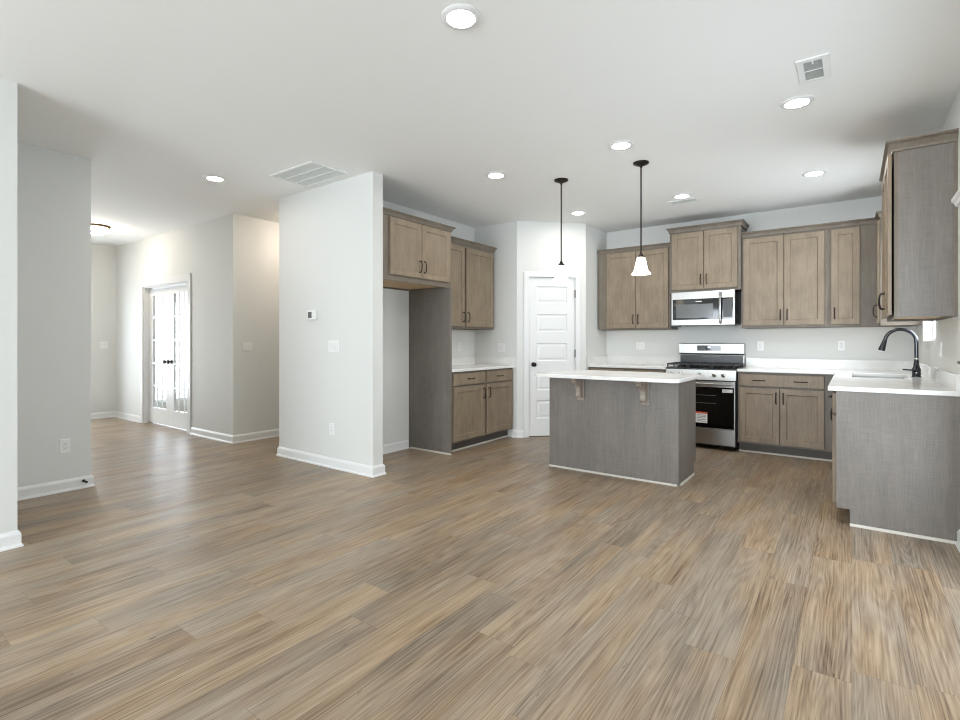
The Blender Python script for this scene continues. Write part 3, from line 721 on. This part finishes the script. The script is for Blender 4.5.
# ------------------------------------------------------------------ wall plates
def plate(kind, label, loc, face, gangs=1, group=None):
    """face: direction the plate looks towards, angle of its outward normal; local front is -y"""
    rot = {'-y': 0, '+x': R90, '-x': RM90, '+y': PI}[face]
    w = 0.07+0.046*(gangs-1)
    names = {'switch': ('light_switch', 'switch'), 'outlet': ('wall_outlet', 'outlet')}[kind]
    t = thing(names[0], label, names[1], loc, rot, group)
    m = MB(); rr = lambda i, y: [(-w/2+i, y, -0.0575+i), (w/2-i, y, -0.0575+i), (w/2-i, y, 0.0575-i), (-w/2+i, y, 0.0575-i)]
    m.loops([rr(0, -0.0004), rr(0, -0.003), rr(0.003, -0.0065)]); m.build('cover_plate', PLASTIC, t)
    for k in range(gangs):
        x = (k-(gangs-1)/2)*0.046
        if kind == 'switch':
            m = MB(); m.hexa([(x-0.0165, -0.0066, -0.033), (x+0.0165, -0.0066, -0.033), (x+0.0165, -0.0064, 0.033), (x-0.0165, -0.0064, 0.033),
                              (x-0.0165, -0.0125, -0.033), (x+0.0165, -0.0125, -0.033), (x+0.0165, -0.0075, 0.033), (x-0.0165, -0.0075, 0.033)]); m.build('rocker', TRIM, t)
        else:
            MB().box(x-0.0165, -0.0085, -0.0335, x+0.0165, -0.0066, 0.0335).build('receptacle', TRIM, t)
            for z in (0.018, -0.016):
                for dx in (-0.0062, 0.0062): MB().box(x+dx-0.0011, -0.0090, z-0.004, x+dx+0.0011, -0.0086, z+0.004).build('slot', DARK, t)
    return t
plate('outlet', 'white outlet low on the left hall wall near the baseboard', (-5.2119, 1.356, 0.371), '+x')
plate('switch', 'white double light switch on the far foyer wall left of the french doors', (-9.7039, 3.02, 1.175), '+x', 2)
plate('switch', 'white double light switch on the warm-lit wall right of the french doors', (-6.0229, 3.364, 1.162), '+x', 2)
plate('switch', 'white triple light switch on the divider wall below the thermostat', (-4.062, 3.1489, 1.181), '-y', 3)
plate('outlet', 'white outlet low on the divider wall under the triple switch', (-4.092, 3.1489, 0.376), '-y')
plate('outlet', 'white outlet above the left counter under the two-door wall cabinet', (XL+0.0001, 5.20, 1.16), '+x')
plate('switch', 'white double switch on the wall between left counter and pantry door', (-3.70, 5.5349, 1.152), '-y', 2)
plate('switch', 'white double switch above the back counter left of the range', (-2.325, 6.8799, 1.175), '-y', 2)
plate('outlet', 'white outlet on the back wall just right of the range', (-0.882, 6.8799, 1.176), '-y')
plate('outlet', 'white outlet on the back wall left of the dark faucet', (-0.093, 6.8799, 1.186), '-y')
plate('switch', 'white double switch on the right wall just right of the sink window', (XR-0.0001, 5.02, 1.17), '-x', 2)
t = thing('thermostat', 'small white thermostat with grey screen on the divider wall', 'thermostat', (-4.390, 3.1489, 1.497))
m = MB(); rr = lambda i, y: [(-0.07+i, y, -0.048+i), (0.07-i, y, -0.048+i), (0.07-i, y, 0.048-i), (-0.07+i, y, 0.048-i)]
m.loops([rr(0, -0.0004), rr(0, -0.020), rr(0.004, -0.025)]); m.build('housing', PLASTIC, t)
MB().box(-0.053, -0.0262, -0.030, 0.008, -0.0252, 0.030).build('screen', GREYP, t)
for z in (-0.018, 0.006): MB().box(0.024, -0.0265, z, 0.052, -0.0252, z+0.014).build('button', TRIM, t)
t = thing('door_stop', 'small black door stop on the baseboard at the hall wall corner', 'door stop', (-5.1965, 1.478, 0.062), R90)
m = MB(); m.lathe([(0.012, -0.0002), (0.012, -0.006), (0.005, -0.008), (0.005, -0.055)], (0, 0, 0), 'y', 14); m.build('post', BRONZE, t, True)
m = MB(); m.lathe([(0.009, -0.0552), (0.010, -0.068), (0.007, -0.072)], (0, 0, 0), 'y', 14); m.build('rubber_tip', BLACK, t, True)

# ------------------------------------------------------------------ ceiling fixtures
GL = 'recessed ceiling lights'
rl = thing('recessed_ceiling_light', 'large round recessed light at the top of the view, nearest the camera', 'ceiling light', (-1.506, 1.904, H), 0, GL)
m = MB(); m.lathe([(0.096, -0.0003), (0.096, -0.004), (0.088, -0.010), (0.068, -0.011), (0.066, -0.004)], (0, 0, 0), 'z', 36, True, False); m.build('trim_ring', TRIM, rl, True)
m = MB(); m.lathe([(0.0659, -0.004), (0.064, -0.0085), (0.04, -0.0095), (0.004, -0.0097)], (0, 0, 0), 'z', 32, False, True); m.build('lens', LED, rl, True)
for x, y, lab in ((-4.863, 2.401, 'round recessed light by itself on the left ceiling, left of the large return grille'),
                  (-2.669, 3.899, 'round recessed light left of both pendants, nearest the fridge alcove cabinet'),
                  (-2.649, 5.61, 'round recessed light above the white pantry door'),
                  (-1.468, 3.886, 'round recessed light just left of the right pendant canopy'),
                  (-1.458, 5.62, 'round recessed light above the microwave beside a thin ceiling vent'),
                  (-0.287, 3.861, 'round recessed light just below the small white ceiling register'),
                  (-0.281, 5.577, 'round recessed light near the back right cabinets, above the sink run')):
    copy_thing(rl, (x, y, H), lab)
pd = thing('pendant_light', 'left bronze pendant with bell shade, in front of the pantry door', 'pendant light', (-2.245, 4.385, H), 0, 'bell shade pendants over the island')
m = MB(); m.lathe([(0.066, -0.0003), (0.066, -0.010), (0.058, -0.016), (0.040, -0.020), (0.034, -0.026), (0.012, -0.032), (0.010, -0.045)], (0, 0, 0), 'z', 28); m.build('canopy', BRONZE, pd, True)
m = MB(); m.lathe([(0.0065, -0.045), (0.0065, -0.7890)], (0, 0, 0), 'z', 14); m.build('rod', BRONZE, pd, True)
m = MB(); m.lathe([(0.010, -0.7790), (0.014, -0.7940), (0.020, -0.8020), (0.036, -0.8160), (0.037, -0.8220)], (0, 0, 0), 'z', 24); m.build('fitter', BRONZE, pd, True)
m = MB(); m.lathe([(0.033, -0.8225), (0.038, -0.8360), (0.044, -0.8640), (0.050, -0.8940), (0.055, -0.9190), (0.064, -0.9420), (0.080, -0.9600), (0.083, -0.9660),
                   (0.079, -0.9650), (0.061, -0.9470), (0.051, -0.9200), (0.046, -0.8940), (0.040, -0.8640), (0.034, -0.8400), (0.030, -0.8270)], (0, 0, 0), 'z', 32, False, False)
m.build('shade', SHADE, pd, True)
m = MB(); m.lathe([(0.010, -0.8230), (0.013, -0.8440), (0.024, -0.8690), (0.028, -0.8890), (0.022, -0.9090), (0.006, -0.9190)], (0, 0, 0), 'z', 18); m.build('bulb', BULB, pd, True)
copy_thing(pd, (-1.472, 4.37, H), 'right bronze pendant with bell shade, in front of the wall cabinet')
fm = thing('flush_mount_light', 'round bronze-rimmed flush light on the foyer ceiling at left', 'ceiling light', (-8.14, 2.455, H), 0, 'flush ceiling lights in the hall')
m = MB(); m.lathe([(0.150, -0.0003), (0.153, -0.012), (0.145, -0.026), (0.126, -0.032)], (0, 0, 0), 'z', 36); m.build('rim', plain('antique_bronze', srgb(120, 98, 72), 0.4, 0.6), fm, True)
m = MB(); m.lathe([(0.1255, -0.0322), (0.122, -0.060), (0.102, -0.090), (0.068, -0.110), (0.03, -0.118), (0.004, -0.119)], (0, 0, 0), 'z', 36); m.build('glass_bowl', BOWL, fm, True)
copy_thing(fm, (-5.42, 3.98, H), 'round flush ceiling light hidden in the hallway behind the divider wall')

def register(label, loc, rot, w, h, banks, lever=False, name='ceiling_vent', slat=VENTD, step=0.016, edge=0.022):
    t = thing(name, label, 'vent', loc, rot)
    b = edge
    xs = [-w/2]; 
    inner = w-2*b; gapw = 0.006; bw = (inner-gapw*(banks-1))/banks
    spans = [(-w/2+b+i*(bw+gapw), -w/2+b+i*(bw+gapw)+bw) for i in range(banks)]
    for s_ in spans: xs += list(s_)
    xs.append(w/2)
    m = MB(); m.cells(xs, [-h/2, -h/2+b, h/2-b, h/2], lambda a, c: not (any(p < a < q for p, q in spans) and abs(c) < h/2-b), -0.010, -0.0004, 'xyz'); m.build('frame', VENTW, t, bevel=0.002)
    MB().box(-w/2+b, -h/2+b, -0.0012, w/2-b, h/2-b, -0.0005).build('duct_opening', VENTK, t)
    for p, q in spans:
        m = MB(); n = max(2, int((q-p)/step)); st_ = (q-p)/n
        for k in range(n):
            x = p+(k+0.5)*st_; a0, a1, z0, z1 = x-0.50*st_, x+0.49*st_, -0.0086, -0.0068
            m.hexa([(a0, -h/2+b, z0), (a1, -h/2+b, z1), (a1, h/2-b, z1), (a0, h/2-b, z0), (a0, -h/2+b, z0+0.001), (a1, -h/2+b, z1+0.001), (a1, h/2-b, z1+0.001), (a0, h/2-b, z0+0.001)])
        m.build('louvers', slat, t)
    if lever: MB().box(-w/2+b-0.004, -0.004, -0.016, -w/2+b+0.024, 0.004, -0.0102).build('lever', VENTW, t)
    return t
register('large white return air grille on the ceiling in front of the divider wall', (-4.05, 2.862, H), R90, 0.41, 0.64, 3, name='return_air_grille')
register('small white ceiling register with two louver banks, upper right', (-0.175, 3.445, H), R90, 0.30, 0.155, 2, True, slat=VENTK, edge=0.034)
register('thin white ceiling vent beside the recessed light above the microwave', (-1.50, 5.84, H), R90, 0.14, 0.30, 1)
